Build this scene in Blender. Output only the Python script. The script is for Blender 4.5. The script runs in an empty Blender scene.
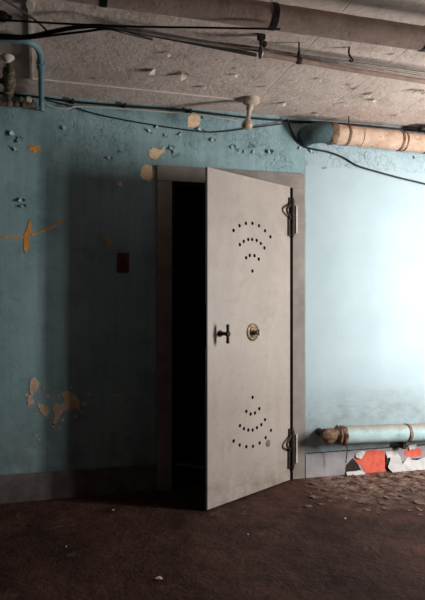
import bpy, bmesh, math, random
from mathutils import Vector, Matrix, noise
rnd = random.Random(7)
C = bpy.context.scene.collection
PI = math.pi

# ------------------------------------------------------------------ camera
F = 558.0
TH = math.radians(14.36)
CAM = Vector((-1.502, -3.589, 1.21))
HY = 303.0
CZ = 2.49                                  # ceiling height
fwd = Vector((math.sin(TH), math.cos(TH), 0)); rgt = Vector((math.cos(TH), -math.sin(TH), 0))
cd = bpy.data.cameras.new('camera'); cam = bpy.data.objects.new('camera', cd); C.objects.link(cam)
cam.location = CAM; cam.rotation_euler = (PI/2, 0, -TH)
cd.sensor_fit = 'VERTICAL'; cd.sensor_height = 36; cd.lens = F/600*36; cd.shift_y = 3/600
cd.clip_start = .02
bpy.context.scene.camera = cam

def ray(px, py): return fwd + rgt*((px-212.5)/F) + Vector((0, 0, (HY-py)/F))
def P(px, py, z=None, y=None):
    """point of the place seen at a pixel of the photo, on the plane z=... or y=..."""
    d = ray(px, py)
    t = (z-CAM.z)/d.z if z is not None else (y-CAM.y)/d.y
    return CAM + d*t

# ------------------------------------------------------------------ materials
def srgb(r, g, b):
    f = lambda c: (c/255/12.92 if c/255 <= .04045 else ((c/255+.055)/1.055)**2.4)
    return (f(r), f(g), f(b), 1)

class N:
    def __init__(s, name):
        s.m = bpy.data.materials.new(name); s.m.use_nodes = True
        s.t = s.m.node_tree; s.b = s.t.nodes['Principled BSDF']
        s.co = s.t.nodes.new('ShaderNodeTexCoord').outputs['Object']
    def new(s, t, **k):
        n = s.t.nodes.new(t)
        for a, v in k.items(): setattr(n, a, v)
        return n
    def lk(s, a, b): s.t.links.new(a, b)
    def map(s, scale):
        n = s.new('ShaderNodeMapping'); n.inputs['Scale'].default_value = scale; s.lk(s.co, n.inputs[0]); return n.outputs[0]
    def noise(s, scale, detail=4, rough=.6, vec=None, dist=0):
        n = s.new('ShaderNodeTexNoise'); n.inputs['Scale'].default_value = scale; n.inputs['Detail'].default_value = detail
        n.inputs['Roughness'].default_value = rough; n.inputs['Distortion'].default_value = dist
        s.lk(vec or s.co, n.inputs['Vector']); return n.outputs['Fac']
    def ramp(s, fac, *st):
        n = s.new('ShaderNodeValToRGB'); e = n.color_ramp.elements
        while len(e) < len(st): e.new(.5)
        for q, (p, c) in zip(e, st):
            q.position = p; q.color = c if not isinstance(c, (int, float)) else (c, c, c, 1)
        s.lk(fac, n.inputs[0]); return n.outputs[0]
    def mix(s, fac, a, b, mode='MIX'):
        n = s.new('ShaderNodeMix', data_type='RGBA', blend_type=mode)
        for i, v in ((0, fac), (6, a), (7, b)):
            if isinstance(v, (int, float, tuple)): n.inputs[i].default_value = v
            else: s.lk(v, n.inputs[i])
        return n.outputs[2]
    def math(s, op, a, b=0.0):
        n = s.new('ShaderNodeMath', operation=op)
        for i, v in ((0, a), (1, b)):
            if isinstance(v, (int, float)): n.inputs[i].default_value = v
            else: s.lk(v, n.inputs[i])
        return n.outputs[0]
    def bump(s, h, strength=.3, dist=.01):
        n = s.new('ShaderNodeBump'); n.inputs['Strength'].default_value = strength; n.inputs['Distance'].default_value = dist
        s.lk(h, n.inputs['Height']); s.lk(n.outputs[0], s.b.inputs['Normal'])
    def out(s, col, rough=.7, metal=0.0, spec=.3):
        i = s.b.inputs
        if isinstance(col, tuple): i['Base Color'].default_value = col
        else: s.lk(col, i['Base Color'])
        i['Roughness'].default_value = rough; i['Metallic'].default_value = metal; i['Specular IOR Level'].default_value = spec
        return s.m

def dusty_wrap():
    n = N('pale_blue_lagging')
    c = n.ramp(n.noise(8, 6, .65), (.35, srgb(150, 180, 184)), (.65, srgb(182, 203, 205)))
    g = n.new('ShaderNodeNewGeometry'); sp = n.new('ShaderNodeSeparateXYZ'); n.lk(g.outputs['Normal'], sp.inputs[0])
    up = n.math('ADD', sp.outputs[2], n.math('MULTIPLY', n.math('SUBTRACT', n.noise(14, 5, .7), .5), .9))
    c = n.mix(n.ramp(up, (.4, 0), (.95, .85)), c, srgb(150, 132, 118))      # settled dust
    c = n.mix(n.ramp(n.noise(18, 6, .75), (.6, 0), (.72, .7)), c, srgb(120, 104, 92))
    n.bump(n.noise(40, 5, .7), .4, .005)
    return n.out(c, .8, 0, .15)

def simple(name, a, b, scale=12, rough=.7, metal=0.0, bump=.2, spec=.3, lo=.35, hi=.65, bd=.003):
    n = N(name); f = n.noise(scale, 6, .65)
    c = n.ramp(f, (lo, srgb(*a)), (hi, srgb(*b)))
    n.bump(n.noise(scale*4, 4), bump, bd)
    return n.out(c, rough, metal, spec)

def wall_material():
    n = N('blue_wall_paint')
    sep = n.new('ShaderNodeSeparateXYZ'); n.lk(n.co, sep.inputs[0]); X, Z = sep.outputs[0], sep.outputs[2]
    teal = n.ramp(n.noise(2.2, 5, .6), (.3, srgb(124, 155, 162)), (.7, srgb(160, 188, 193)))
    streak = n.noise(1, 5, .7, n.map((26, 26, 1.1)))
    teal = n.mix(n.ramp(streak, (.42, 0), (.75, .4)), teal, srgb(104, 128, 130))
    teal = n.mix(n.ramp(n.noise(5, 7, .75), (.5, 0), (.72, .55)), teal, srgb(84, 112, 118))
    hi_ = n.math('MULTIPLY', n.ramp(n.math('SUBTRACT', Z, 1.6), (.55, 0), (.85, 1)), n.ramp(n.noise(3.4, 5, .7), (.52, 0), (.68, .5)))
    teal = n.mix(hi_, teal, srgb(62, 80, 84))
    # smooth, paler skim coat to the right of the door frame
    pale = n.ramp(n.noise(3, 5, .6), (.3, srgb(158, 179, 187)), (.7, srgb(171, 190, 197)))
    wob = n.math('MULTIPLY', n.math('SUBTRACT', n.noise(9, 3), .5), .012)
    inx = n.math('GREATER_THAN', n.math('ADD', X, wob), .085)
    inz = n.math('LESS_THAN', n.math('ADD', Z, wob), 2.163)
    col = n.mix(n.math('MULTIPLY', inx, inz), teal, pale)
    lit_mask = n.math('MULTIPLY', n.math('GREATER_THAN', n.math('ADD', X, n.math('MULTIPLY', n.math('SUBTRACT', n.noise(5, 6, .7), .5), .9)), .12), n.math('GREATER_THAN', n.math('ADD', Z, wob), 2.163))  # upper right painted paler: brightness of the lit end put into the colour
    lit_tone = n.ramp(n.noise(6, 6, .7), (.35, srgb(156, 178, 187)), (.7, srgb(176, 194, 201)))
    col = n.mix(n.math('MULTIPLY', lit_mask, .9), col, lit_tone)
    # brown dirt band low on the right wall
    band = n.math('MULTIPLY', n.math('GREATER_THAN', X, .1), n.ramp(n.math('ABSOLUTE', n.math('SUBTRACT', Z, .46)), (.0, 1), (.16, 0)))
    dirt = n.math('MULTIPLY', band, n.ramp(n.noise(1, 6, .7, n.map((3.5, 3, 9))), (.46, 0), (.68, .75)))
    col = n.mix(dirt, col, srgb(120, 110, 100))
    # wall dims towards the floor: shade put into the colour, broken by noise
    low_shade = n.math('MULTIPLY', n.ramp(Z, (.16, 1), (.7, 0)), n.ramp(n.noise(7, 6, .7), (.3, .2), (.7, .8)))
    col = n.mix(low_shade, col, srgb(90, 92, 88))
    # cracked, blistered paint near the ceiling
    vor = n.new('ShaderNodeTexVoronoi', feature='DISTANCE_TO_EDGE'); vor.inputs['Scale'].default_value = 17
    w = n.new('ShaderNodeVectorMath', operation='ADD'); n.lk(n.co, w.inputs[0])
    nz = n.new('ShaderNodeTexNoise'); nz.inputs['Scale'].default_value = 9; n.lk(n.co, nz.inputs['Vector'])
    sc = n.new('ShaderNodeVectorMath', operation='SCALE'); sc.inputs['Scale'].default_value = .18; n.lk(nz.outputs['Color'], sc.inputs[0])
    n.lk(sc.outputs[0], w.inputs[1]); n.lk(w.outputs[0], vor.inputs['Vector'])
    crack = n.ramp(vor.outputs['Distance'], (0, 1), (.035, 0))
    top = n.math('MULTIPLY', n.ramp(n.math('SUBTRACT', Z, 1.45), (.45, 0), (.75, 1)), n.ramp(n.noise(2.6, 3), (.42, 0), (.54, 1)))
    top = n.math('MULTIPLY', top, n.math('SUBTRACT', 1.0, n.math('MULTIPLY', inx, inz)))
    cm = n.math('MULTIPLY', crack, top)
    col = n.mix(n.math('MULTIPLY', cm, .5), col, srgb(70, 92, 98))
    blis = n.math('MULTIPLY', top, n.noise(34, 4, .6))
    h = n.math('ADD', n.math('MULTIPLY', n.noise(70, 5, .6), .25), n.math('SUBTRACT', n.math('MULTIPLY', blis, 1.3), n.math('MULTIPLY', cm, .8)))
    n.bump(h, .5, .008)
    return n.out(col, .55, 0, .3)

def ceiling_material():
    n = N('ceiling_paint')
    sep = n.new('ShaderNodeSeparateXYZ'); n.lk(n.co, sep.inputs[0]); X = sep.outputs[0]
    c = n.ramp(n.noise(1.7, 6, .65), (.3, srgb(196, 176, 166)), (.7, srgb(218, 200, 190)))
    spots = n.ramp(n.noise(16, 6, .75), (.60, 0), (.72, .75))
    c = n.mix(spots, c, srgb(160, 142, 132))
    c = n.mix(n.ramp(n.noise(26, 7, .8, n.map((.7, 1, 1)), .8), (.57, 0), (.66, .7)), c, srgb(120, 102, 92))
    lite = n.ramp(n.noise(10, 5, .7, n.map((1, 1.3, 1))), (.64, 0), (.68, .7))
    c = n.mix(lite, c, srgb(226, 216, 206))
    c = n.mix(n.ramp(n.noise(3.2, 7, .7), (.5, 0), (.72, .6)), c, srgb(142, 122, 111))
    # board joints running towards the back wall
    wob = n.math('MULTIPLY', n.math('SUBTRACT', n.noise(3, 3), .5), .05)
    s = n.math('FRACT', n.math('DIVIDE', n.math('ADD', n.math('ADD', X, wob), 4.02), .49))
    s = n.math('MULTIPLY', n.ramp(n.math('ABSOLUTE', n.math('SUBTRACT', s, .5)), (0, 1), (.009, 0)), n.math('GREATER_THAN', X, -.55))
    c = n.mix(n.math('MULTIPLY', s, .3), c, srgb(96, 84, 78))
    h = n.math('SUBTRACT', n.math('ADD', n.noise(42, 6, .7), n.math('MULTIPLY', n.noise(11, 4), 1.2)), n.math('MULTIPLY', s, .4))
    n.bump(h, .6, .012)
    return n.out(c, .75, 0, .25)

def floor_material():
    n = N('red_brown_floor')
    c = n.ramp(n.noise(1.6, 7, .65), (.35, srgb(46, 28, 23)), (.65, srgb(84, 56, 47)))
    c = n.mix(n.ramp(n.noise(9, 7, .75), (.48, 0), (.66, .85)), c, srgb(36, 24, 20))
    c = n.mix(n.ramp(n.noise(5, 6, .75, None, .6), (.6, 0), (.75, .45)), c, srgb(142, 116, 102))
    sp = n.new('ShaderNodeSeparateXYZ'); n.lk(n.co, sp.inputs[0])     # plaster dust fallen along the right wall
    dm = n.math('MULTIPLY', n.ramp(n.math('ADD', sp.outputs[1], 1.0), (.25, 0), (.85, 1)), n.ramp(sp.outputs[0], (0, 0), (.25, 1)))
    c = n.mix(n.math('MULTIPLY', dm, n.ramp(n.noise(13, 7, .75), (.42, 0), (.58, .85))), c, srgb(158, 134, 120))
    c = n.mix(n.ramp(n.noise(120, 3, .6), (.70, 0), (.76, .7)), c, srgb(164, 144, 130))
    h = n.math('ADD', n.math('MULTIPLY', n.noise(6, 6, .7), 1.4), n.math('MULTIPLY', n.noise(60, 5, .7), .12))
    n.bump(h, .7, .03)
    return n.out(c, .8, 0, .2)

def door_material():
    n = N('grey_door_enamel')
    c = n.ramp(n.noise(2.6, 5, .6), (.3, srgb(150, 140, 133)), (.7, srgb(167, 157, 149)))
    c = n.mix(n.ramp(n.noise(1, 5, .7, n.map((14, 14, 1.2))), (.5, 0), (.8, .45)), c, srgb(138, 127, 118))
    sep = n.new('ShaderNodeSeparateXYZ'); n.lk(n.co, sep.inputs[0])
    low = n.math('MULTIPLY', n.ramp(sep.outputs[2], (.02, 1), (.28, 0)), n.ramp(n.noise(9, 6, .75), (.42, 0), (.66, .75)))
    c = n.mix(low, c, srgb(108, 94, 82))
    c = n.mix(n.ramp(n.noise(30, 6, .75), (.62, 0), (.73, .6)), c, srgb(118, 104, 92))
    c = n.mix(n.ramp(n.noise(5, 7, .75), (.5, 0), (.7, .55)), c, srgb(130, 117, 106))
    c = n.mix(n.ramp(n.noise(70, 4, .8), (.55, 0), (.75, .5)), c, srgb(112, 98, 88))
    n.bump(n.noise(60, 4), .12, .003)
    return n.out(c, .5, 0, .35)

def insulation_material(name, a, b, stain, sc=9, amt=.8):
    n = N(name)
    c = n.ramp(n.noise(sc, 6, .65), (.35, srgb(*a)), (.65, srgb(*b)))
    c = n.mix(n.ramp(n.noise(sc*1.8, 6, .75), (.56, 0), (.7, amt)), c, srgb(*stain))
    n.bump(n.noise(sc*5, 5, .7), .5, .006)
    return n.out(c, .85, 0, .15)

M = {
 'wall': wall_material(), 'ceil': ceiling_material(), 'floor': floor_material(), 'door': door_material(),
 'plain': simple('dull_wall_paint', (74, 78, 78), (92, 96, 94), 3),
 'frame': simple('grey_frame_paint', (124, 117, 111), (150, 141, 134), 6, .55, 0, .15),
 'base': simple('grey_baseboard_paint', (138, 134, 138), (164, 160, 164), 7, .6, 0, .3),
 'based': simple('dull_brown_baseboard_paint', (84, 76, 74), (112, 104, 102), 9, .6, 0, .3),
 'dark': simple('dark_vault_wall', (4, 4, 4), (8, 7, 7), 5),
 'black': simple('black_cable_sheath', (17, 14, 13), (28, 24, 22), 30, .5),
 'iron': simple('dark_iron', (40, 32, 28), (62, 50, 42), 40, .55, .3, .3),
 'brass': simple('tarnished_brass', (92, 76, 60), (140, 122, 100), 60, .45, .5, .3),
 'steel': simple('worn_steel', (150, 138, 124), (180, 168, 154), 40, .4, .5, .2),
 'plaster': simple('bare_plaster', (226, 188, 150), (242, 214, 180), 25, .85, 0, .5),
 'rust': simple('orange_stain', (206, 136, 62), (232, 172, 98), 25, .85, 0, .4),
 'brownp': simple('brown_bare_plaster', (188, 156, 130), (222, 194, 168), 30, .85, 0, .5),
 'flakec': simple('pale_paint_flake', (186, 170, 158), (214, 198, 184), 20, .7),
 'flakeb': simple('blue_paint_flake', (126, 160, 168), (168, 192, 196), 20, .6),
 'flaked': simple('brown_paint_flake', (84, 62, 52), (124, 98, 86), 20, .8),
 'flakew': simple('grey_white_paint_flake', (176, 172, 172), (200, 198, 198), 14, .6),
 'coral': simple('coral_undercoat', (206, 84, 68), (222, 108, 88), 30, .75, 0, .4),
 'bpipe': insulation_material('grey_brown_insulation', (150, 129, 119), (176, 153, 141), (112, 92, 82), 12, .8),
 'pink': insulation_material('grey_pink_pipe_paint', (142, 120, 110), (164, 142, 130), (110, 86, 74), 20, .6),
 'peach': insulation_material('peach_pipe_wrap', (184, 154, 134), (208, 182, 162), (118, 86, 66), 14, .9),
 'bluewrap': insulation_material('blue_painted_wrap', (68, 86, 91), (90, 110, 114), (48, 56, 58), 12, .6),
 'palewrap': dusty_wrap(),
 'torn': insulation_material('torn_brown_insulation', (92, 68, 54), (144, 118, 100), (44, 31, 25), 20, .95),
 'conduit': simple('blue_painted_conduit', (92, 122, 130), (112, 142, 148), 30, .5),
 'greycon': simple('grey_conduit_metal', (112, 102, 98), (150, 140, 134), 30, .45, .5),
 'porcelain': simple('cream_porcelain', (176, 158, 142), (198, 182, 166), 18, .4),
 'brownplate': simple('brown_plate', (92, 44, 28), (112, 58, 38), 40, .4),
 'race': simple('painted_raceway', (196, 182, 170), (214, 200, 188), 16, .6),
 'fitting': simple('corroded_fitting', (56, 50, 45), (134, 120, 102), 30, .7, .2, .6),
 'white': simple('white_wire_sheath', (170, 168, 158), (196, 192, 180), 20, .6),
 'bulb': simple('dusty_bulb_glass', (168, 148, 130), (192, 174, 156), 22, .25, 0, .1, .5),
}

# ------------------------------------------------------------------ mesh helpers
def obj(name, bm, m, parent=None, smooth=False, **props):
    bmesh.ops.recalc_face_normals(bm, faces=bm.faces)
    me = bpy.data.meshes.new(name); bm.to_mesh(me); bm.free()
    me.materials.append(M[m] if isinstance(m, str) else m)
    if smooth:
        for p in me.polygons: p.use_smooth = True
        me.set_sharp_from_angle(angle=math.radians(40))
    o = bpy.data.objects.new(name, me); C.objects.link(o); o.parent = parent
    for k, v in props.items(): o[k] = v
    return o
def tag(o, label, cat, group=None):
    o['label'] = label; o['category'] = cat; o['kind'] = 'thing'
    if group: o['group'] = group
    return o
def empty(name, loc=(0, 0, 0), rz=0.0):
    o = bpy.data.objects.new(name, None); C.objects.link(o); o.location = loc; o.rotation_euler = (0, 0, rz)
    o.empty_display_size = .05
    return o
def B(): return bmesh.new()
def box(bm, lo, hi, bev=0.0):
    lo, hi = Vector(lo), Vector(hi)
    r = bmesh.ops.create_cube(bm, size=1, matrix=Matrix.Translation((lo+hi)/2) @ Matrix.Diagonal((*(hi-lo), 1)))
    if bev:
        es = {e for v in r['verts'] for e in v.link_edges}
        bmesh.ops.bevel(bm, geom=list(es), offset=bev, segments=2, affect='EDGES')
    return bm
def smooth_path(pts, n=6):
    pts = [Vector(p) for p in pts]
    if len(pts) < 3: return pts
    out = []
    for i in range(len(pts)-1):
        p0 = pts[max(i-1, 0)]; p1 = pts[i]; p2 = pts[i+1]; p3 = pts[min(i+2, len(pts)-1)]
        for k in range(n):
            t = k/n
            out.append(.5*((2*p1)+(p2-p0)*t+(2*p0-5*p1+4*p2-p3)*t*t+(3*p1-p0-3*p2+p3)*t**3))
    return out+[pts[-1]]
def tube(bm, pts, r, seg=12, cap=True, wob=0.0, wf=20):
    pts = [Vector(p) for p in pts]
    R = r if isinstance(r, (list, tuple)) else [r]*len(pts)
    t = (pts[1]-pts[0]).normalized(); a = Vector((0, 0, 1)) if abs(t.z) < .9 else Vector((1, 0, 0))
    u = t.cross(a).normalized(); rings = []
    for i, p in enumerate(pts):
        d = (pts[min(i+1, len(pts)-1)]-pts[max(i-1, 0)])
        if d.length > 1e-9: t = d.normalized()
        u = (u-t*u.dot(t)).normalized(); v = t.cross(u); ring = []
        for k in range(seg):
            q = u*math.cos(2*PI*k/seg)+v*math.sin(2*PI*k/seg); rr = R[i]
            if wob: rr *= 1+wob*noise.noise((p+q*R[i])*wf)
            ring.append(bm.verts.new(p+q*rr))
        rings.append(ring)
    for A, Bq in zip(rings, rings[1:]):
        for k in range(seg): bm.faces.new((A[k], A[(k+1) % seg], Bq[(k+1) % seg], Bq[k]))
    if cap:
        bm.faces.new(rings[0]); bm.faces.new(rings[-1])
    return bm
def lerp(a, b, n): return [Vector(a).lerp(Vector(b), i/n) for i in range(n+1)]
def lathe(bm, o, ax, prof, seg=16):
    """prof = [(distance along ax, radius)]"""
    o, ax = Vector(o), Vector(ax).normalized()
    a = Vector((0, 0, 1)) if abs(ax.z) < .9 else Vector((1, 0, 0))
    u = ax.cross(a).normalized(); v = ax.cross(u)
    rings = [[bm.verts.new(o+ax*d+(u*math.cos(2*PI*k/seg)+v*math.sin(2*PI*k/seg))*max(r, 1e-4)) for k in range(seg)] for d, r in prof]
    for A, Bq in zip(rings, rings[1:]):
        for k in range(seg): bm.faces.new((A[k], A[(k+1) % seg], Bq[(k+1) % seg], Bq[k]))
    bm.faces.new(rings[0]); bm.faces.new(rings[-1])
    return bm
def flake(bm, p, nrm, size, curl=.4, seed=0, asp=1.0, tilt=0.0, th=.0012):
    """a curled chip of paint: an irregular, bent sheet with thickness, its middle at p"""
    g = random.Random(seed); nrm = Vector(nrm).normalized()
    a = Vector((1, 0, 0)) if abs(nrm.x) < .8 else Vector((0, 1, 0))
    u = nrm.cross(a).normalized(); v = nrm.cross(u); ang = g.uniform(0, 6.28)
    u, v = u*math.cos(ang)+v*math.sin(ang), v*math.cos(ang)-u*math.sin(ang)
    if tilt:
        m = Matrix.Rotation(tilt, 3, u); v = m @ v; nrm = m @ nrm
    n = 11; rad = [g.uniform(.6, 1.1) for _ in range(n)]
    def ringv(f, off):
        vs = []
        for k in range(n):
            x = math.cos(2*PI*k/n)*rad[k]*f; y = math.sin(2*PI*k/n)*rad[k]*f*asp
            vs.append(bm.verts.new(Vector(p)+u*x*size+v*y*size+nrm*(curl*size*(x*x)+off)))
        return vs
    tops = []
    for off in (0, th):
        c = bm.verts.new(Vector(p)+nrm*off); r1 = ringv(.5, off); r2 = ringv(1, off)
        for k in range(n):
            j = (k+1) % n
            bm.faces.new((c, r1[k], r1[j])); bm.faces.new((r1[k], r2[k], r2[j], r1[j]))
        tops.append(r2)
    for k in range(n):
        j = (k+1) % n; bm.faces.new((tops[0][k], tops[0][j], tops[1][j], tops[1][k]))
    return bm
def patch(bm, pix, y, th=.0015, jag=.006, sub=6, seed=1):
    """bare patch on the back wall: outline through pixels of the photo, roughened, th thick"""
    pts = [P(px, py, y=y) for px, py in pix]; out = []
    for i in range(len(pts)):
        a, b = pts[i], pts[(i+1) % len(pts)]
        for k in range(sub):
            q = a.lerp(b, k/sub); w = noise.noise_vector(q*30+Vector((seed*7.1, 0, 0)))+.8*noise.noise_vector(q*75)+.5*noise.noise_vector(q*170)
            out.append(Vector((q.x+w.x*jag, y, q.z+w.z*jag)))
    f = bm.faces.new([bm.verts.new(q) for q in out])
    r = bmesh.ops.extrude_face_region(bm, geom=[f])
    for e in r['geom']:
        if isinstance(e, bmesh.types.BMVert): e.co.y -= th
    bmesh.ops.triangulate(bm, faces=[q for q in bm.faces if len(q.verts) > 4])
    return bm

# ------------------------------------------------------------------ the room
XL, XR, YF = -4.6, 2.1, -6.2
oxl, oxr, oz = P(172, 300, y=-.02).x, P(292.6, 300, y=-.02).x, 2.0      # door opening
WT = .30
bm = B()
box(bm, (XL-.2, 0, -.1), (oxl, WT, CZ+.1)); box(bm, (oxr, 0, -.1), (XR+.2, WT, CZ+.1)); box(bm, (oxl, 0, oz), (oxr, WT, CZ+.1))
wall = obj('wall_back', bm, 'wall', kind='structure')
obj('floor', box(B(), (XL-.2, YF-.2, -.1), (XR+.2, 0, 0)), 'floor', kind='structure')
ceil = obj('ceiling', box(B(), (XL-.2, YF-.2, CZ), (XR+.2, 0, CZ+.1)), 'ceil', kind='structure')
obj('wall_left', box(B(), (XL-.2, YF, 0), (XL, 0, CZ)), 'plain', kind='structure')
obj('wall_front', box(B(), (XL-.2, YF-.2, 0), (XR+.2, YF, CZ)), 'plain', kind='structure')
# right wall; unseen window, its two slits shaped to double the door's shadow edge
wy0, wy1, wz0, wz1 = -2.11, -1.69, .62, 2.05
bm = B()
box(bm, (XR, YF, 0), (XR+.2, wy0, CZ)); box(bm, (XR, wy1, 0), (XR+.2, 0, CZ))
box(bm, (XR, wy0, 0), (XR+.2, wy1, wz0)); box(bm, (XR, wy0, wz1), (XR+.2, wy1, CZ))
obj('wall_right', bm, 'plain', kind='structure')
bm = B(); t = .03
box(bm, (XR+.08, wy0, wz0), (XR+.13, wy0+t, wz1)); box(bm, (XR+.08, wy1-t, wz0), (XR+.13, wy1, wz1))
box(bm, (XR+.08, wy0+t, wz0), (XR+.13, wy1-t, wz0+t)); box(bm, (XR+.08, wy0+t, wz1-t), (XR+.13, wy1-t, wz1))
box(bm, (XR+.08, (wy0+wy1)/2-.065, wz0+t), (XR+.13, (wy0+wy1)/2+.065, wz1-t))
obj('unseen_window_1', bm, 'frame', kind='structure')
# the dark vault behind the door
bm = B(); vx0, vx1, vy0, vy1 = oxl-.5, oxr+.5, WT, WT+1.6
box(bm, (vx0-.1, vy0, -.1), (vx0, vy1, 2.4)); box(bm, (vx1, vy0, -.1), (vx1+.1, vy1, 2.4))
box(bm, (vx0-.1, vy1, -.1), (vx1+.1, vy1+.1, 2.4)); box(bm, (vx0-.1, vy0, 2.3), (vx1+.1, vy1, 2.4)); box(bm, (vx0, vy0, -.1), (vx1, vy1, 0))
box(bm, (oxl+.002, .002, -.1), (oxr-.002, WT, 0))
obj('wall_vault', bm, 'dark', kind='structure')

# steel door frame
fxl = P(157, 300, y=-.02).x; fxr = P(305, 300, y=-.02).x
bm = B()
box(bm, (fxl, -.02, 0), (oxl, .0, 2.0), .003); box(bm, (oxr, -.02, 0), (fxr, .0, 2.0), .003); box(bm, (fxl, -.02, 2.0), (fxr, .0, 2.1), .003)
fr = obj('door_frame', bm, 'frame', kind='structure')
bm = B()
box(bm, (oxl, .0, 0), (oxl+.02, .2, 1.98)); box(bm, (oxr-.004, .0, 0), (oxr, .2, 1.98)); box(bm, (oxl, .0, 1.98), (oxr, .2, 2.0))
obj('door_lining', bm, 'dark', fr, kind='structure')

# baseboards
obj('baseboard_left', box(B(), (XL, -.018, 0), (fxl-.001, 0, .17), .003), 'based', kind='structure')
b2 = obj('baseboard_right', box(B(), (fxr+.004, -.018, 0), (XR, 0, .168), .003), 'base', kind='structure')
yb = -.0185
def basepatch(name, pix, m, th, seed, y=yb):
    return obj(name, patch(B(), pix, y, th, .004, 5, seed), m, b2)
basepatch('bare_patch', [(355, 455), (363, 452), (373, 450), (384, 451), (386, 460), (385, 471), (372, 473), (364, 472), (361, 465), (356, 463)], 'coral', .001, 3)['label'] = 'coral undercoat laid bare'
basepatch('bare_patch', [(404, 451), (413, 448), (421, 449), (422, 455), (414, 457), (405, 456)], 'coral', .001, 4)['label'] = 'coral undercoat laid bare'
basepatch('gap_shade', [(346, 465), (353, 458), (357, 463), (363, 472), (352, 475), (345, 474)], 'iron', .001, 5)  # dark sheets stand in for the shade inside the gaps
basepatch('gap_shade', [(385, 454), (389, 453), (391, 468), (388, 472), (385, 468)], 'iron', .001, 6)
basepatch('gap_shade', [(400, 463), (410, 459), (424, 458), (423, 462), (408, 466)], 'iron', .001, 8)
bm = B(); pz8 = lambda l: [(290+x/3.148, 380+y/3.148) for x, y in l]
for k, (l, lift) in enumerate((([(312, 226), (330, 219), (347, 243), (350, 268), (343, 292), (320, 293), (304, 272), (314, 250)], .030),
        ([(346, 268), (372, 240), (384, 252), (404, 250), (440, 236), (440, 276), (380, 282), (348, 288)], .026),
        ([(205, 232), (226, 222), (240, 224), (222, 246), (206, 244)], .014), ([(176, 290), (226, 284), (236, 294), (206, 300), (178, 300)], .02),
        ([(300, 226), (316, 222), (318, 240), (304, 243)], .014), ([(372, 206), (398, 202), (392, 216), (374, 218)], .012))):
    b3 = patch(B(), pz8(l), yb, .0016, .004, 5, 60+k)
    zs = [v.co.z for v in b3.verts]; z1 = max(zs); z0 = min(zs)
    for v in b3.verts: v.co.y -= lift*((z1-v.co.z)/(z1-z0))**1.6+.001+.003*noise.noise(v.co*40)
    me = bpy.data.meshes.new('tmp'); b3.to_mesh(me); b3.free(); bm.from_mesh(me); bpy.data.meshes.remove(me)
obj('peeling_paint', bm, 'flakew', b2, kind='stuff')
# dark caulk along the top edge of the baseboard
bm = B()
pts = [Vector((fxr+.02+i*.02, -.012, .169+.003*noise.noise(Vector((i*.9, 0, 0))))) for i in range(60)]
tube(bm, pts, .0045, 5, True, .6, 60)
obj('cracked_caulk', bm, 'iron', b2)

# ------------------------------------------------------------------ marks on the wall
def wallmark(name, m, pix, th=.0018, jag=.007, seed=1):
    return obj(name, patch(B(), pix, -.0002, th, jag*1.4, 8, seed), m, wall)
wallmark('bare_patch', 'plaster', [(148, 150), (153, 147), (160, 149), (165, 146), (164, 153), (157, 158), (150, 157)], seed=2)
wallmark('bare_patch', 'plaster', [(141, 170), (145, 164), (151, 165), (155, 170), (155, 176), (149, 182), (143, 179), (140, 175)], jag=.004, seed=3)
wallmark('bare_patch', 'plaster', [(188, 116), (194, 112), (200, 116), (200, 122), (195, 128), (187, 126)], seed=4)
wallmark('bare_patch', 'rust', [(28, 147), (33, 145), (39, 146), (40, 150), (34, 152), (29, 151)], jag=.009, seed=5)
wallmark('rust_stain', 'rust', [(24, 234), (28, 228), (29, 219), (31, 219), (31, 228), (33, 233), (29, 240), (28, 251), (25, 253), (24, 245)], jag=.006, seed=6)
wallmark('rust_stain', 'rust', [(31, 234), (40, 231), (52, 226), (62, 219), (66, 217), (62, 223), (50, 229), (38, 233), (32, 236)], jag=.004, seed=7)
wallmark('rust_stain', 'rust', [(0, 235.6), (10, 236.4), (24, 236), (24, 238), (10, 238), (0, 237.6)], jag=.003, seed=8)
wallmark('rust_stain', 'rust', [(104, 234), (108, 238), (112, 243), (111, 246), (108, 241), (103, 236)], jag=.003, seed=9)
wallmark('bare_patch', 'plaster', [(117, 183), (121, 182), (123, 186), (119, 187)], seed=10)
for i, (x, y) in enumerate(((82, 203), (132, 205), (83, 256), (35, 435), (90, 395), (117, 396), (16, 367), (54, 424), (39, 440), (113, 396))):
    wallmark('bare_patch', 'brownp', [(x-1.4, y-.7), (x+.6, y-1.2), (x+1.6, y+.4), (x, y+1.3)], seed=20+i)
wallmark('bare_patch', 'brownp', [(29, 380), (34, 379), (41, 383), (37, 389), (34, 391), (32, 396), (33, 404), (29, 407), (27, 402), (30, 394)], jag=.0085, seed=41)
pz5 = lambda l: [(x/2.024, 320+y/2.024) for x, y in l]
wallmark('bare_patch', 'brownp', pz5([(78, 168), (90, 172), (100, 182), (98, 196), (86, 190), (78, 180)]), jag=.006, seed=42)
wallmark('bare_patch', 'brownp', pz5([(104, 176), (112, 168), (124, 172), (130, 158), (124, 150), (136, 142), (150, 150), (158, 158), (162, 170), (160, 182), (150, 178), (140, 186), (130, 184), (122, 196), (114, 206), (110, 222), (104, 212), (112, 196), (108, 188)]), jag=.005, seed=43)
for i, (x, y, q) in enumerate(((44, 388, 2), (47, 396, 2.2), (59, 396, 1.6), (72, 388, 1.5), (84, 404, 2), (82, 412, 1.5), (62, 420, 1.8), (46, 421, 1.4), (26, 396, 1.3), (38, 414, 1.5), (60, 428, 1.3), (75, 417, 1.8))):
    wallmark('bare_patch', 'brownp', [(x-q, y-q*.6), (x+q*.5, y-q), (x+q, y+q*.4), (x-q*.2, y+q)], seed=80+i)
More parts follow.
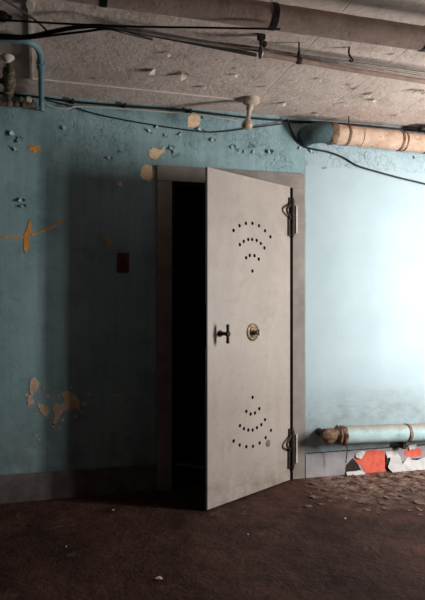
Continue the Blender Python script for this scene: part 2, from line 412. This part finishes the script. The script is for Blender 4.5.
# blistered curls of blue paint on the upper wall
bm = B()
spots = [(64, 128), (110, 158), (120, 152), (150, 132), (172, 148), (176, 154), (157, 127), (166, 136), (186, 108), (201, 130), (233, 147), (238, 150), (252, 146), (254, 152), (204, 118), (20, 140), (12, 134), (16, 150), (270, 152), (312, 152), (300, 148), (325, 168), (415, 158), (22, 200), (24, 206), (245, 152), (181, 134), (213, 140)]
for i, (px, py) in enumerate(spots):
    flake(bm, P(px, py, y=-.006), (0, -1, 0), rnd.uniform(.012, .028), rnd.uniform(.3, .8), i+50, rnd.uniform(.5, 1), rnd.uniform(-.5, .5))
obj('peeling_paint', bm, 'flakeb', wall, kind='stuff')
bm = B()
for i, (px, py, s) in enumerate(((152, 72, .034), (185, 75, .03), (181, 122, .012), (358, 90, .04), (352, 86, .03), (374, 101, .045), (371, 95, .03), (365, 98, .03), (397, 116, .028), (318, 114, .03), (345, 104, .025), (416, 91, .03), (205, 88, .02), (240, 70, .026), (236, 76, .02), (170, 54, .02), (300, 112, .02), (120, 66, .02), (100, 80, .014), (425, 92, .03), (222, 62, .018), (285, 104, .02), (396, 56, .02), (268, 88, .02), (320, 80, .018))):
    flake(bm, P(px, py, z=CZ-.012), (.26, -.12, -.95), s*rnd.uniform(.6, 1.25), rnd.uniform(.25, .6), i+300, rnd.uniform(.5, .9), rnd.uniform(-.45, .45))
obj('peeling_paint', bm, 'flakec', ceil, kind='stuff')

# ------------------------------------------------------------------ the vault door
Hh = P(290.3, 300, y=-.045); Hh.z = 0
Fe = CAM + ray(207.3, 300)*3.236; Fe.z = 0
dd = (Fe-Hh); W = dd.length; ang = math.atan2(dd.y, dd.x)
door = tag(empty('vault_door', Hh, ang), 'heavy grey steel door standing ajar, with fans of drilled holes, in the blue wall', 'door')
nrm = Vector((-dd.y, dd.x, 0)).normalized()
inv = Matrix.Translation(Hh) @ Matrix.Rotation(ang, 4, 'Z'); inv.invert()
def D(px, py):
    """pixel -> (x, z) on the outer face of the door, in the door's own frame"""
    r = ray(px, py); t = (Hh-CAM).dot(nrm)/r.dot(nrm); q = inv @ (CAM+r*t); return q.x, q.z
T = .020
panel = obj('door_panel', box(B(), (0, -T, .008), (W, 0, 2.0), .0025), 'door', door)
up = [(112, 235), (132, 219), (153, 211), (175, 211), (197, 219), (217, 236), (235, 256), (133, 282), (146, 271), (161, 265), (174, 265), (189, 268), (203, 278), (215, 293), (154, 326), (166, 318), (182, 319), (196, 330), (175, 370)]
lo = [(158, 232), (139, 274), (152, 282), (165, 279), (178, 266), (120, 317), (132, 326), (145, 330), (158, 330), (171, 323), (184, 314), (195, 299), (101, 363), (119, 375), (139, 380), (159, 379), (179, 369), (197, 353), (213, 331)]
bm = B()
for a, b in [(200+x/3.336, 160+y/3.333) for x, y in up]+[(200+x/3, 320+y/3) for x, y in lo]:
    x, z = D(a, b); lathe(bm, (x, -.017, z), (0, 1, 0), [(0, .0115), (.05, .0115)], 14)
cut = obj('vent_hole_cutter', bm, 'dark')
cut.parent = door
mo = panel.modifiers.new('b', 'BOOLEAN'); mo.object = cut; mo.operation = 'DIFFERENCE'; mo.solver = 'EXACT'
mo.material_mode = 'TRANSFER'
bpy.context.view_layer.update()
me = bpy.data.meshes.new_from_object(panel.evaluated_get(bpy.context.evaluated_depsgraph_get()))
panel.modifiers.clear(); panel.data = me
bpy.data.objects.remove(cut)
# T handle
x, z = D(220.0, 333.5)
hb = lathe(B(), (x, 0, z), (0, 1, 0), [(0, .020), (.006, .020), (.008, .013), (.05, .010), (.056, .016), (.072, .016), (.078, .008)], 16)
h = obj('handle', hb, 'iron', door, True)
bm = B(); pz = [(-.056, .007), (-.05, .0105), (-.02, .009), (0, .012), (.02, .009), (.05, .0105), (.056, .007)]
lathe(bm, (x, .064, z), (0, 0, 1), pz, 12); obj('handle_bar', bm, 'iron', h, True)
# combination dial
x, z = D(252.6, 332.2)
pl = obj('dial_plate', lathe(B(), (x, 0, z), (0, 1, 0), [(0, .056), (.004, .056), (.008, .050), (.009, .044), (.006, .042), (.006, .034), (.013, .032), (.015, .026)], 32), 'brass', door, True)
bm = lathe(B(), (x, .013, z), (0, 1, 0), [(0, .020), (.008, .019), (.010, .011), (.024, .010), (.026, .016), (.036, .017), (.040, .012)], 20)
obj('dial_knob', bm, 'brass', pl, True)
bm = B(); box(bm, (x-.006, .053, z-.022), (x+.006, .062, z+.022), .003); obj('dial_lever', bm, 'steel', pl)
for k in range(4):
    a = PI/4+k*PI/2
    obj('dial_screw', lathe(B(), (x+.047*math.cos(a), .007, z+.047*math.sin(a)), (0, 1, 0), [(0, .004), (.003, .003)], 8), 'iron', pl)
# stain beside the lower holes
x, z = D(268, 443.3)
obj('dark_plug', lathe(B(), (x, 0, z), (0, 1, 0), [(0, .024), (.002, .023), (.005, .016), (.006, .004)], 14), simple('brown_plug', (92, 76, 66), (120, 102, 90), 60, .8), door, True)
# hinges
for py0, py1 in ((198, 238), (427.5, 469)):
    z1 = D(291.6, py0)[1]; z0 = D(291.6, py1)[1]; L = z1-z0
    bx, by = -.004, .016
    hg = obj('hinge', lathe(B(), (bx, by, z0), (0, 0, 1), [(0, .006), (.012, .010), (.02, .013), (.02, .0145), (L*.46, .0145), (L*.46, .014), (L*.48, .014), (L*.48, .0145), (L-.02, .0145), (L-.02, .013), (L-.012, .010), (L, .006)], 16), 'iron', door, True)
    obj('hinge_leaf', box(B(), (.006, 0, z0+.01), (.032, .010, z0+L*.5), .002), 'iron', hg)
    obj('hinge_leaf', box(B(), (.006, 0, z1-.055), (.024, .010, z1-.002), .002), 'iron', hg)
    bm = B(); zc = z0+L*.66
    tube(bm, smooth_path([(.012, .010, zc+.052), (.030, .018, zc+.036), (.060, .026, zc+.018), (.076, .030, zc+.002), (.066, .028, zc-.018), (.036, .020, zc-.036), (.014, .010, zc-.050)], 5), .0085, 10)
    obj('hinge_loop', bm, 'iron', hg, True)
    # pale leaf screwed to the frame beside the barrel (square to the frame, not to the door)
    bm = B(); wx = P(295.9, 300, y=-.03).x
    box(bm, (wx, -.030, z0+L*.12), (wx+.015, -.0205, z0+L*.82), .002)
    for v in bm.verts: v.co = inv @ v.co
    obj('hinge_plate', bm, 'flakew', hg, label='pale steel hinge plate')
# latch plate on the free edge of the door
bm = B(); box(bm, (W, -.016, .95), (W+.002, -.004, 1.2)); obj('edge_plate', bm, 'iron', door)

# ------------------------------------------------------------------ switch plate on the left wall
a, b = P(117, 272, y=0), P(129, 253, y=0)
bm = box(B(), (a.x, -.007, a.z), (b.x, 0, b.z), .003)
sw = tag(obj('switch_plate', bm, 'brownplate'), 'dark brown switch plate on the shaded blue wall left of the doorway', 'switch')
c = (a+b)/2
obj('toggle', box(B(), (c.x-.006, -.018, c.z-.012), (c.x+.006, -.006, c.z+.012), .002), 'black', sw)
for s in (-.04, .04): obj('screw', lathe(B(), (c.x, -.006, c.z+s), (0, -1, 0), [(0, .004), (.003, .003)], 10), 'iron', sw)

# ------------------------------------------------------------------ pipes under the ceiling
def run(p0, p1, n): return lerp(p0, p1, n)
# thick lagged pipe
ZP = 2.335
A, Bp = P(102, -8.5, z=ZP), P(425, 39, z=ZP)
dirp = (Bp-A).normalized(); A0 = A-dirp*1.6; B0 = Bp+dirp*((XR-Bp.x)/dirp.x)
RP = .048
tp = tag(empty('heating_pipe', A0), 'thick grey-brown lagged pipe crossing under the ceiling at the top of the room', 'pipe')
tp.location = (0, 0, 0)
obj('lagging', tube(B(), run(A0, B0, 60), RP, 20, True, .04, 14), 'bpipe', tp, True)
for px in (102, 272.0, 455):
    q = A+dirp*((P(px, 3 if px < 200 else 17, z=ZP)-A).dot(dirp))
    obj('black_band', tube(B(), [q-dirp*.012, q+dirp*.012], RP+.003, 20), 'black', tp, True)
q = A-dirp*.14
bm = B(); tube(bm, [q+Vector((0, 0, -RP-.002)), q+Vector((0, 0, CZ-ZP-.001))], .004, 8)
tube(bm, [q-dirp*.014, q+dirp*.014], RP+.004, 20); obj('pipe_hanger', bm, 'race', tp, True)

# thinner pipe, hung from a clamp, a rod and a hook
ZT = 2.40
pt = [P(262, 53.5, z=ZT), P(299, 60.5, z=ZT), P(350, 69.5, z=ZT), P(425, 81.5, z=ZT)]
end = pt[-1]+(pt[-1]-pt[-2]).normalized()*((XR-pt[-1].x)/(pt[-1]-pt[-2]).normalized().x)
thin = tag(obj('water_pipe', tube(B(), smooth_path(pt+[end], 8), .0125, 14, True, .05, 30), 'pink', None, True), 'thin grey-pink pipe hung on clamp and rod below the thick lagged pipe', 'pipe')
obj('pipe_end_cap', tube(B(), [pt[0]-(pt[1]-pt[0]).normalized()*.012, pt[0]+(pt[1]-pt[0]).normalized()*.03], .017, 12), 'pink', thin, True)

q = pt[0]+Vector((0, 0, 0))
cl = tag(empty('beam_clamp', (q.x, q.y, CZ)), 'dark iron beam clamp holding the capped end of the thin ceiling pipe', 'clamp')
cl.location = (0, 0, 0)
bm = B(); tube(bm, [q+Vector((-.006, 0, .005)), (q.x-.006, q.y, CZ-.012)], .007, 10); obj('rod', bm, 'iron', cl, True)
bm = B(); box(bm, (q.x-.022, q.y-.016, CZ-.026), (q.x+.014, q.y+.016, CZ-.0005), .004); obj('jaw', bm, 'iron', cl)
bm = B(); box(bm, (q.x+.004, q.y-.010, CZ-.058), (q.x+.022, q.y+.010, CZ-.030), .004); obj('set_screw', bm, 'iron', cl)
bm = B(); tube(bm, smooth_path([q+Vector((-.006, 0, .035)), q+Vector((-.006, -.016, .018)), q+Vector((-.006, -.02, -.004)), q+Vector((-.006, 0, -.021)), q+Vector((-.006, .02, -.004)), q+Vector((-.006, .016, .018)), q+Vector((-.006, 0, .035))], 4), .006, 8)
obj('pear_ring', bm, 'greycon', cl, True)
q = pt[1]
rh = tag(empty('rod_hanger', (0, 0, 0)), 'straight rod hanger with a ring around the thin ceiling pipe, right of the beam clamp', 'hanger')
bm = B(); tube(bm, [(q.x, q.y, q.z+.014), (q.x, q.y, CZ-.001)], .0045, 8); obj('rod', bm, 'iron', rh, True)
bm = B(); tube(bm, [(q.x, q.y, q.z+.02), (q.x, q.y, q.z+.045)], .008, 6); obj('nut', bm, 'iron', rh)
dt = (pt[2]-pt[1]).normalized(); bm = B(); tube(bm, [q-dt*.009, q+dt*.009], .018, 16); obj('ring', bm, 'iron', rh, True)
q = P(350, 60, z=2.425)
hk = tag(obj('conduit_hook', tube(B(), smooth_path([(q.x-.004, q.y, CZ-.0005), (q.x-.004, q.y+.004, CZ-.03), (q.x+.008, q.y+.003, q.z+.012), (q.x+.010, q.y-.012, q.z-.004), (q.x, q.y-.016, q.z-.014), (q.x-.012, q.y-.012, q.z-.006)], 5), .005, 8), 'iron', None, True), 'small dark hook under the ceiling holding the grey conduits near the right edge', 'hook')

# grey conduits
cpx = [((150, 32), (205, 41), (258, 48), (300, 55), (350, 62), (425, 73)), ((140, 32.5), (200, 42.5), (262, 51.5), (300, 57.5), (350, 65), (425, 77))]
for i, s in enumerate(cpx):
    p = [P(a, b, z=2.440-.017*i) for a, b in s]
    e = p[-1]+(p[-1]-p[-2]).normalized()*((XR-p[-1].x)/(p[-1]-p[-2]).normalized().x)
    tag(obj('conduit', tube(B(), smooth_path(p+[e], 6), .0058, 10), 'greycon', None, True),
        ('upper grey metal conduit running to the right above the thin pipe', 'lower grey metal conduit running to the right just above the thin pipe')[i], 'conduit')

# black cables
def cable(pts, r, label, m='black', group=None, name='cable'):
    return tag(obj(name, tube(B(), smooth_path(pts, 8), r, 8), m, None, True), label, 'cable', group)
Z1 = 2.43
cable([P(-60, 33, z=Z1), P(0, 35.5, z=Z1), P(26, 36.8, z=Z1), P(50, 32, z=Z1), P(75, 27.5, z=Z1), P(100, 26, z=Z1), P(125, 30, z=Z1+.01), P(150, 34.5, z=Z1+.028), P(205, 45, z=Z1+.032), P(256, 55, z=Z1+.034)], .010,
      'thick black cable arching over the upper left and running to the beam clamp')
cable([P(-60, 38, z=Z1-.016), P(0, 38.6, z=Z1-.016), P(26, 38.6, z=Z1-.016), P(55, 35, z=Z1-.016), P(85, 31.5, z=Z1-.016), P(108, 29, z=Z1-.014), P(128, 33.5, z=Z1-.010), P(152, 39.5, z=CZ-.006)], .0055,
      'thinner black cable sagging just below the thick arching cable, upper left')
Z2 = 2.262
cable([P(-300, 5, z=CZ-.005), P(-80, 17, z=Z2+.02), P(0, 20, z=Z2), P(60, 23.5, z=Z2), P(130, 26.5, z=Z2), P(200, 27.6, z=Z2), P(255, 28.6, z=Z2), P(280, 29.2, z=Z2+.01)], .0042,
      'long straight black cable running under the thick lagged pipe')
cable([P(-10, -7, z=2.44), P(6, 1, z=2.44), P(28, 15, z=2.445), P(40, 24, z=2.445), P(47, 31, z=2.43)], .005, 'short black cable slanting down across the top left corner')
YW = -.010
def wy(px, py, y=YW):
    p = P(px, py, y=y); p.z = min(p.z, CZ-.012); return p
cable([wy(-60, 84), wy(-5, 89), wy(18, 95), wy(45, 98), wy(75, 102), wy(125, 106), wy(175, 109.5), wy(215, 114), wy(250, 118), wy(290, 121), wy(340, 123.5), wy(425, 131.5), wy(475, 137)], .0068,
      'thick black cable following the joint of ceiling and blue wall')
cable([wy(46, 100, -.026), wy(70, 106, -.026), wy(100, 115, -.016), wy(150, 124.5, -.006), wy(200, 131.5, -.006), wy(222, 131.5, -.006), wy(250, 128, -.012), wy(284, 123.5, -.026)], .0042, 'thin black cable drooping in a shallow curve across the blue wall above the doorway')
cable([wy(287, 119, -.03), wy(291, 130, -.02), wy(297, 140.5, -.012), wy(308, 148, -.012), wy(328, 152, -.01), wy(343, 157.5, -.01), wy(358, 166), wy(378, 172), wy(400, 178), wy(425, 184), wy(470, 196)], .0065, 'black cable hanging down the pale wall from behind the peach-wrapped pipe')
cable([wy(46, 104, -.036), wy(52, 106.5, -.036), wy(65, 109, -.036), wy(80, 106.5, -.034), wy(120, 108.5, -.028), wy(160, 111.5, -.028), wy(205, 115.5, -.028), wy(238, 121, -.028)], .0042, 'pale wire looping along the top of the blue wall', 'white', None, 'wire')
# cable clips on the wall cable
for i, (px, py) in enumerate(((73, 101), (125, 105.5), (190, 111))):
    p = wy(px, py)
    tag(obj('cable_clip', box(B(), (p.x-.008, -.03, p.z-.018), (p.x+.008, -.0005, p.z+.010), .002), 'iron'),
        ('dark cable clip on the wall-top cable, leftmost of three', 'dark cable clip on the wall-top cable, middle of three', 'dark cable clip on the wall-top cable beside the small plaster patch')[i], 'clip', 'clips on the wall-top cable')

# painted raceway on the ceiling feeding the lamp
ZC = CZ-.0005; g1, g2, g3 = P(28.5, -30, z=CZ), P(31.5, 78, z=CZ), P(240, 99.5, z=CZ)
def strip(bm, a, b, w, h):
    d = (b-a).normalized(); s = Vector((-d.y, d.x, 0))*w/2; lo = Vector((0, 0, -h))
    vs = [bm.verts.new(p+o) for p in (a, b) for o in (s, -s, -s+lo, s+lo)]
    for f in ((0, 1, 2, 3), (7, 6, 5, 4), (0, 4, 5, 1), (1, 5, 6, 2), (2, 6, 7, 3), (3, 7, 4, 0)): bm.faces.new([vs[k] for k in f])
rc = tag(empty('raceway'), 'painted flat raceway along the ceiling from the left corner to the bare lamp', 'raceway')
bm = B(); strip(bm, g1, g2, .014, .012); obj('channel', bm, 'race', rc)
bm = B(); strip(bm, g2, g3, .008, .008); obj('channel', bm, 'race', rc)
q = P(30, 1, z=CZ); bm = B(); box(bm, (q.x-.018, q.y-.02, CZ-.024), (q.x+.018, q.y+.02, CZ), .004); obj('coupling', bm, 'race', rc)

# bare-bulb ceiling lamp
L0 = P(251, 98.5, z=CZ)
lamp = tag(empty('ceiling_lamp', L0), 'cream porcelain lampholder with an unlit bare bulb on the ceiling above the door', 'lamp')
obj('lamp_base', lathe(B(), (0, 0, 0), (0, 0, -1), [(0, .052), (.012, .054), (.026, .052), (.036, .040), (.042, .024)], 28), 'porcelain', lamp, True)
so = obj('socket', lathe(B(), (0, 0, -.038), (0, 0, -1), [(0, .020), (.008, .023), (.030, .022), (.038, .015), (.05, .013), (.068, .012)], 24), 'porcelain', lamp, True)
bu = obj('bulb', lathe(B(), (0, 0, -.104), (0, 0, -1), [(0, .013), (.018, .014), (.032, .019), (.048, .030), (.064, .036), (.078, .034), (.088, .024), (.093, .008)], 24), 'bulb', lamp, True)
for q in (so, bu): q.rotation_euler = (0, .15, 0)
# blue conduit: along the ceiling to the wall, then down
cb = tag(empty('blue_conduit'), 'blue painted conduit elbow at the upper left, dropping onto the wall', 'conduit')
r = .0155; zc = CZ-.046
y0 = -.03
k1 = P(41.5, 97, y=y0); k1.z = zc
bend = [P(-40, 37, z=zc), P(5, 39, z=zc), P(24, 41, z=zc), P(32, 43.5, z=zc), P(37.5, 48, z=zc), P(40, 54, z=zc), P(40.6, 62, z=zc), P(41.0, 75, z=zc)]
kx = P(41.3, 92, z=zc); kd = P(41.6, 111, y=y0)
pp = smooth_path(bend, 5)+[Vector((kd.x, y0-.03, zc)), Vector((kd.x, y0-.009, zc-.008)), Vector((kd.x, y0, zc-.03)), kd]
obj('tube', tube(B(), pp, r, 14), 'conduit', cb, True)
q0, q1 = P(40.7, 62, z=zc), P(40.9, 68, z=zc)
obj('coupling', tube(B(), [q0, q1], r+.006, 14), 'conduit', cb, True)
bm = B(); tube(bm, [kd+Vector((0, 0, .014)), kd+Vector((-.03, 0, .014))], r*.85, 12); obj('outlet', bm, 'conduit', cb, True)

# corroded pipe fittings left of the conduit
vf = tag(empty('pipe_fittings'), 'corroded pipe with couplings along the wall in the upper left corner', 'pipe')
ax0 = P(-60, 97, y=-.05); ax1 = P(36, 106, y=-.05); d = (ax1-ax0).normalized()
obj('pipe', tube(B(), [ax0, ax1], .015, 12), 'fitting', vf, True)
for px in (3, 9.5, 17, 26, 33):
    q = ax0+d*((P(px, 103, y=-.05)-ax0).dot(d)); rr = rnd.uniform(.019, .026); w = rnd.uniform(.010, .024)
    obj('coupling', tube(B(), [q-d*w, q-d*w*.6, q+d*w*.6, q+d*w], [rr*.92, rr, rr, rr*.92], 8), 'fitting', vf)
q = ax0+d*((P(29, 100, y=-.05)-ax0).dot(d)); bm = B(); box(bm, (q.x-.016, -.07, q.z+.012), (q.x+.016, -.03, q.z+.05), .005); obj('cap', bm, 'flakec', vf)
va = tag(empty('stop_valve'), 'corroded stop valve with a pale cap at the upper left edge, beside the blue conduit', 'valve')
zv = CZ-.06
s0, s1 = P(9, 97, z=zv), P(8.5, 68, z=zv); d = (s1-s0).normalized()
obj('body', tube(B(), [s0+d*f*(s1-s0).length for f in (0, .14, .15, .28, .29, .45, .5, .62, .66, .85, .86, 1.0)], [.016, .016, .028, .028, .018, .020, .036, .036, .022, .022, .032, .028], 12), 'fitting', va, True)
obj('stem', tube(B(), [s1, s1+Vector((0, 0, -.02)), P(8, 60, z=zv)], .010, 10), 'iron', va, True)
qv = P(7.5, 58, z=zv)
obj('cap', lathe(B(), qv+Vector((0, 0, .012)), (0, 0, -1), [(0, .018), (.003, .032), (.012, .034), (.017, .028), (.03, .014), (.034, .010)], 18), 'race', va, True)
obj('side_arm', tube(B(), [s0.lerp(s1, .56)+Vector((-.11, 0, 0)), s0.lerp(s1, .56)], .016, 10), 'fitting', va, True)
# round black junction box in the very corner
q = P(1.5, 13, z=CZ)
jb = tag(empty('junction_box', q), 'small round black junction box on the ceiling in the top left corner', 'box')
obj('box_body', lathe(B(), (0, 0, 0), (0, 0, -1), [(0, .026), (.026, .028), (.03, .024), (.034, .010)], 18), 'black', jb, True)
obj('knockout', lathe(B(), (.024, 0, -.014), (1, .2, 0), [(0, .010), (.018, .010), (.020, .007)], 12), 'black', jb, True)
obj('screw', lathe(B(), (-.008, -.008, -.031), (0, 0, -1), [(0, .006), (.005, .005)], 10), 'flakec', jb)

# ------------------------------------------------------------------ wrapped pipe on the wall under the ceiling
yc = -.115
def wall_pipe_axis(pxa, pya, pxb, pyb):
    a, b = P(pxa, pya, y=yc), P(pxb, pyb, y=yc); d = (b-a).normalized()
    return a, b, d
a, b, d = wall_pipe_axis(331, 133.6, 425, 143.7)
R1 = .066
wp = tag(empty('wrapped_pipe'), 'peach-wrapped pipe with dark bands high on the right, blue elbow at its left end', 'pipe')
end = a+d*((XR-a.x)/d.x)
obj('wrap', tube(B(), run(a, end, 50), R1, 22, True, .05, 16), 'peach', wp, True)
el = smooth_path([a+d*.02, a-d*.04, a-d*.075+Vector((0, .006, 0)), a-d*.108+Vector((0, .030, 0)), a-d*.128+Vector((0, .070, 0)), a-d*.132+Vector((0, .114, 0))], 5)
obj('elbow', tube(B(), el, [R1*1.03]*(len(el)-10)+[R1*1.0]*10, 22, True, .05, 14), 'bluewrap', wp, True)
obj('torn_edge', tube(B(), [a-d*.016, a-d*.006, a+d*.01, a+d*.03, a+d*.036], [R1*1.04, R1*1.1, R1*1.09, R1*1.07, R1*1.0], 26, True, .14, 40), 'torn', wp, True)
def pos(a, d, px, py, y): return a+d*((P(px, py, y=y)-a).dot(d))
for px, w, ex in ((346.5, .008, .004), (361, .006, .002), (399.5, .008, .004), (403.5, .006, .003), (425, .008, .004)):
    q = pos(a, d, px, 138, yc)
    obj('band', tube(B(), [q-d*w, q+d*w], R1+ex, 22, True, .03, 20), 'torn' if px != 361 else 'peach', wp, True)
q = pos(a, d, 349, 130, yc); bm = B()
tube(bm, [q+Vector((0, 0, R1-.002)), (q.x, q.y, CZ-.001)], .004, 8); obj('hanger_rod', bm, 'iron', wp)
# dark stub coming off the ceiling at the right edge
q = P(424, 128.5, z=CZ-.036)
st = tag(obj('pipe_stub', tube(B(), [q+Vector((-.045, .0, .01)), q+Vector((-.03, 0, 0)), q+Vector((.0, 0, 0)), (XR, q.y, q.z)], [.014, .026, .027, .027], 14, True, .05, 30), 'black', None, True), 'dark pipe stub above the peach-wrapped pipe at the right edge', 'pipe')

# lower pipe along the skirting
yc = -.12
a, b, d = wall_pipe_axis(341, 435, 425, 432)
R2 = .060
lp = tag(empty('skirting_pipe'), 'pale blue lagged pipe with a rotten brown end above the right baseboard', 'pipe')
end = a+d*((XR-a.x)/d.x)
obj('lagging', tube(B(), run(a, end, 50), R2, 22, True, .05, 14), 'palewrap', lp, True)
q = a-d*.10
obj('rotten_end', tube(B(), [a-d*.130+Vector((0,.01,0)), a-d*.127, a-d*.115, a-d*.09, a-d*.065, a-d*.045, a-d*.03, a-d*.022, a-d*.008, a+d*.004, a+d*.02, a+d*.028], [R2*.3, R2*.62, R2*.82, R2*.86, R2*.78, R2*.74, R2*.98, R2*1.12, R2*.92, R2*1.12, R2*1.12, R2*1.0], 28, True, .26, 34), 'torn', lp, True)
obj('elbow', tube(B(), smooth_path([a-d*.06, a-d*.09, a-d*.105+Vector((0, .05, 0)), a-d*.108+Vector((0, .119, 0))], 5), .026, 14), 'iron', lp, True)
for px in (407,):
    q = pos(a, d, px, 432, yc)
    obj('band', tube(B(), [q-d*.012, q+d*.012], R2*1.05, 22, True, .1, 30), 'torn', lp, True)
bm = B()
q = pos(a, d, 345, 440, yc); tube(bm, smooth_path([q+Vector((0, -.02, -R2*.95)), q+Vector((.01, -.01, -.11)), q+Vector((.004, .0, -.19))], 4), .0032, 6)
obj('loose_string', bm, 'iron', lp)
for px in (408, 520):
    q = pos(a, d, px, 432, yc); bm = B()
    box(bm, (q.x-.012, q.y+R2*.6, .17), (q.x+.012, -.0185, q.z-.01)); 
    obj('bracket', bm, 'iron', lp)

# ------------------------------------------------------------------ debris on the floor
floor_n = (0, 0, 1)
protos = []
for i in range(4):
    bm = flake(B(), (0, 0, .0), floor_n, .034, .22, 700+i, rnd.uniform(.45, .8), 0, .003)
    z0 = min(v.co.z for v in bm.verts)
    for v in bm.verts: v.co.z -= z0
    protos.append(obj('paint_chip', bm, ('flaked', 'flaked', 'flaked', 'flakec')[i]))
LB = 'small curled brown paint chip in the debris on the floor before the right baseboard'
LPALE = 'small curled pale paint chip in the debris on the floor before the right baseboard'
used = [False]*4
def chip(px, py, k, s, label, group):
    p = P(px, py, z=0)
    if p.y > -.03: p.y = -.03-.02*rnd.random()
    o = protos[k] if not used[k] else protos[k].copy()
    if used[k]: C.objects.link(o)
    used[k] = True
    o.location = (p.x, p.y, .0005); o.rotation_euler = (0, 0, rnd.uniform(0, 6.28)); o.scale = (s, s, s)
    tag(o, label, 'debris', group)
placed = []
def free(p, r):
    return all((p-q).length > r+rr for q, rr in placed)
for i in range(900):
    if len(placed) >= 90: break
    px = rnd.uniform(306, 424); py = 479+abs(rnd.gauss(0, 1))*(10 if px < 360 else 15)-(px-306)*.06
    s = rnd.uniform(.3, 1.3)*(1.2 if rnd.random() < .3 else .8); p = P(px, py, z=0)
    if py > 520 or p.y > -.075 or not free(p, .04*s): continue
    placed.append((p, .04*s))
    k = rnd.choice((0, 1, 2, 2, 0, 1, 0, 1, 3))
    chip(px, py, k, s if k < 3 else s*.4, LB if k < 3 else LPALE, 'brown chips before the right baseboard' if k < 3 else 'pale chips before the right baseboard')
def crumb(px, py, s, m, label, sx=1.3):
    p = P(px, py, z=0); bm = B()
    bmesh.ops.create_icosphere(bm, subdivisions=2, radius=s)
    for v in bm.verts:
        v.co *= 1+.5*noise.noise(v.co*60/ (s*60)+Vector((px, 0, 0))); v.co.x *= sx; v.co.z *= .7
    z0 = min(v.co.z for v in bm.verts)
    for v in bm.verts: v.co.z -= z0
    o = obj('rubble_crumb', bm, m); o.location = (p.x, p.y, 0); tag(o, label, 'debris')
crumb(158.5, 580, .009, 'brownp', 'yellowish plaster crumb on the bare floor at the bottom, left of the middle', 1.8)
crumb(345, 519, .0055, 'flakew', 'tiny white crumb alone on the floor in front of the lower pipe')
crumb(248, 535, .0045, 'flakew', 'tiny white crumb on the floor in front of the open door')
crumb(113, 510.5, .005, 'flakew', 'small grey crumb on the dark floor beside the left baseboard', 1.8)
crumb(66, 547, .004, 'flakew', 'tiny pale crumb on the dark floor at lower left')
# row of flecks and the fine dust nobody could count
bm = B()
for i in range(240):
    if i < 9: px, py = 153+i*2+rnd.uniform(-1, 1), 526+i*.8+rnd.uniform(-1, 1)
    elif i < 170: px, py = rnd.uniform(300, 425), 480+abs(rnd.gauss(0, 16))
    else: px, py = rnd.uniform(0, 425), rnd.uniform(505, 600)
    p = P(px, py, z=0)
    if p.y > -.04: continue
    flake(bm, p+Vector((0, 0, .001)), (0, 0, 1), rnd.uniform(.002, .006), .3, i, .7, 0, .001)
dust = obj('floor_grit', bm, 'flaked', None, kind='stuff'); dust['label'] = 'fine grit and paint dust scattered over the floor'; dust['category'] = 'grit'

# ------------------------------------------------------------------ light
for ya, yb_, pw in ((wy0+t, (wy0+wy1)/2-.065, 26), ((wy0+wy1)/2+.065, wy1-t, 88)):
    ld = bpy.data.lights.new('added_slit_lamp', 'AREA'); ld.shape = 'RECTANGLE'; ld.size = yb_-ya; ld.size_y = wz1-wz0-.06
    ld.energy = pw; ld.color = (1.0, .975, .94)
    lo_ = bpy.data.objects.new('added_slit_lamp', ld); C.objects.link(lo_)
    lo_.location = (XR-.005, (ya+yb_)/2, (wz0+wz1)/2); lo_.rotation_euler = (PI/2, 0, PI/2-1.03)   # added lamp in front of the slit, turned to brighten the back wall
w = bpy.data.worlds.new('sky'); bpy.context.scene.world = w; w.use_nodes = True
w.node_tree.nodes['Background'].inputs[0].default_value = (.75, .85, 1, 1); w.node_tree.nodes['Background'].inputs[1].default_value = .6
vs = bpy.context.scene.view_settings
vs.view_transform = 'Standard'; vs.look = 'None'; vs.exposure = 0.14; vs.gamma = 1; vs.use_curve_mapping = False
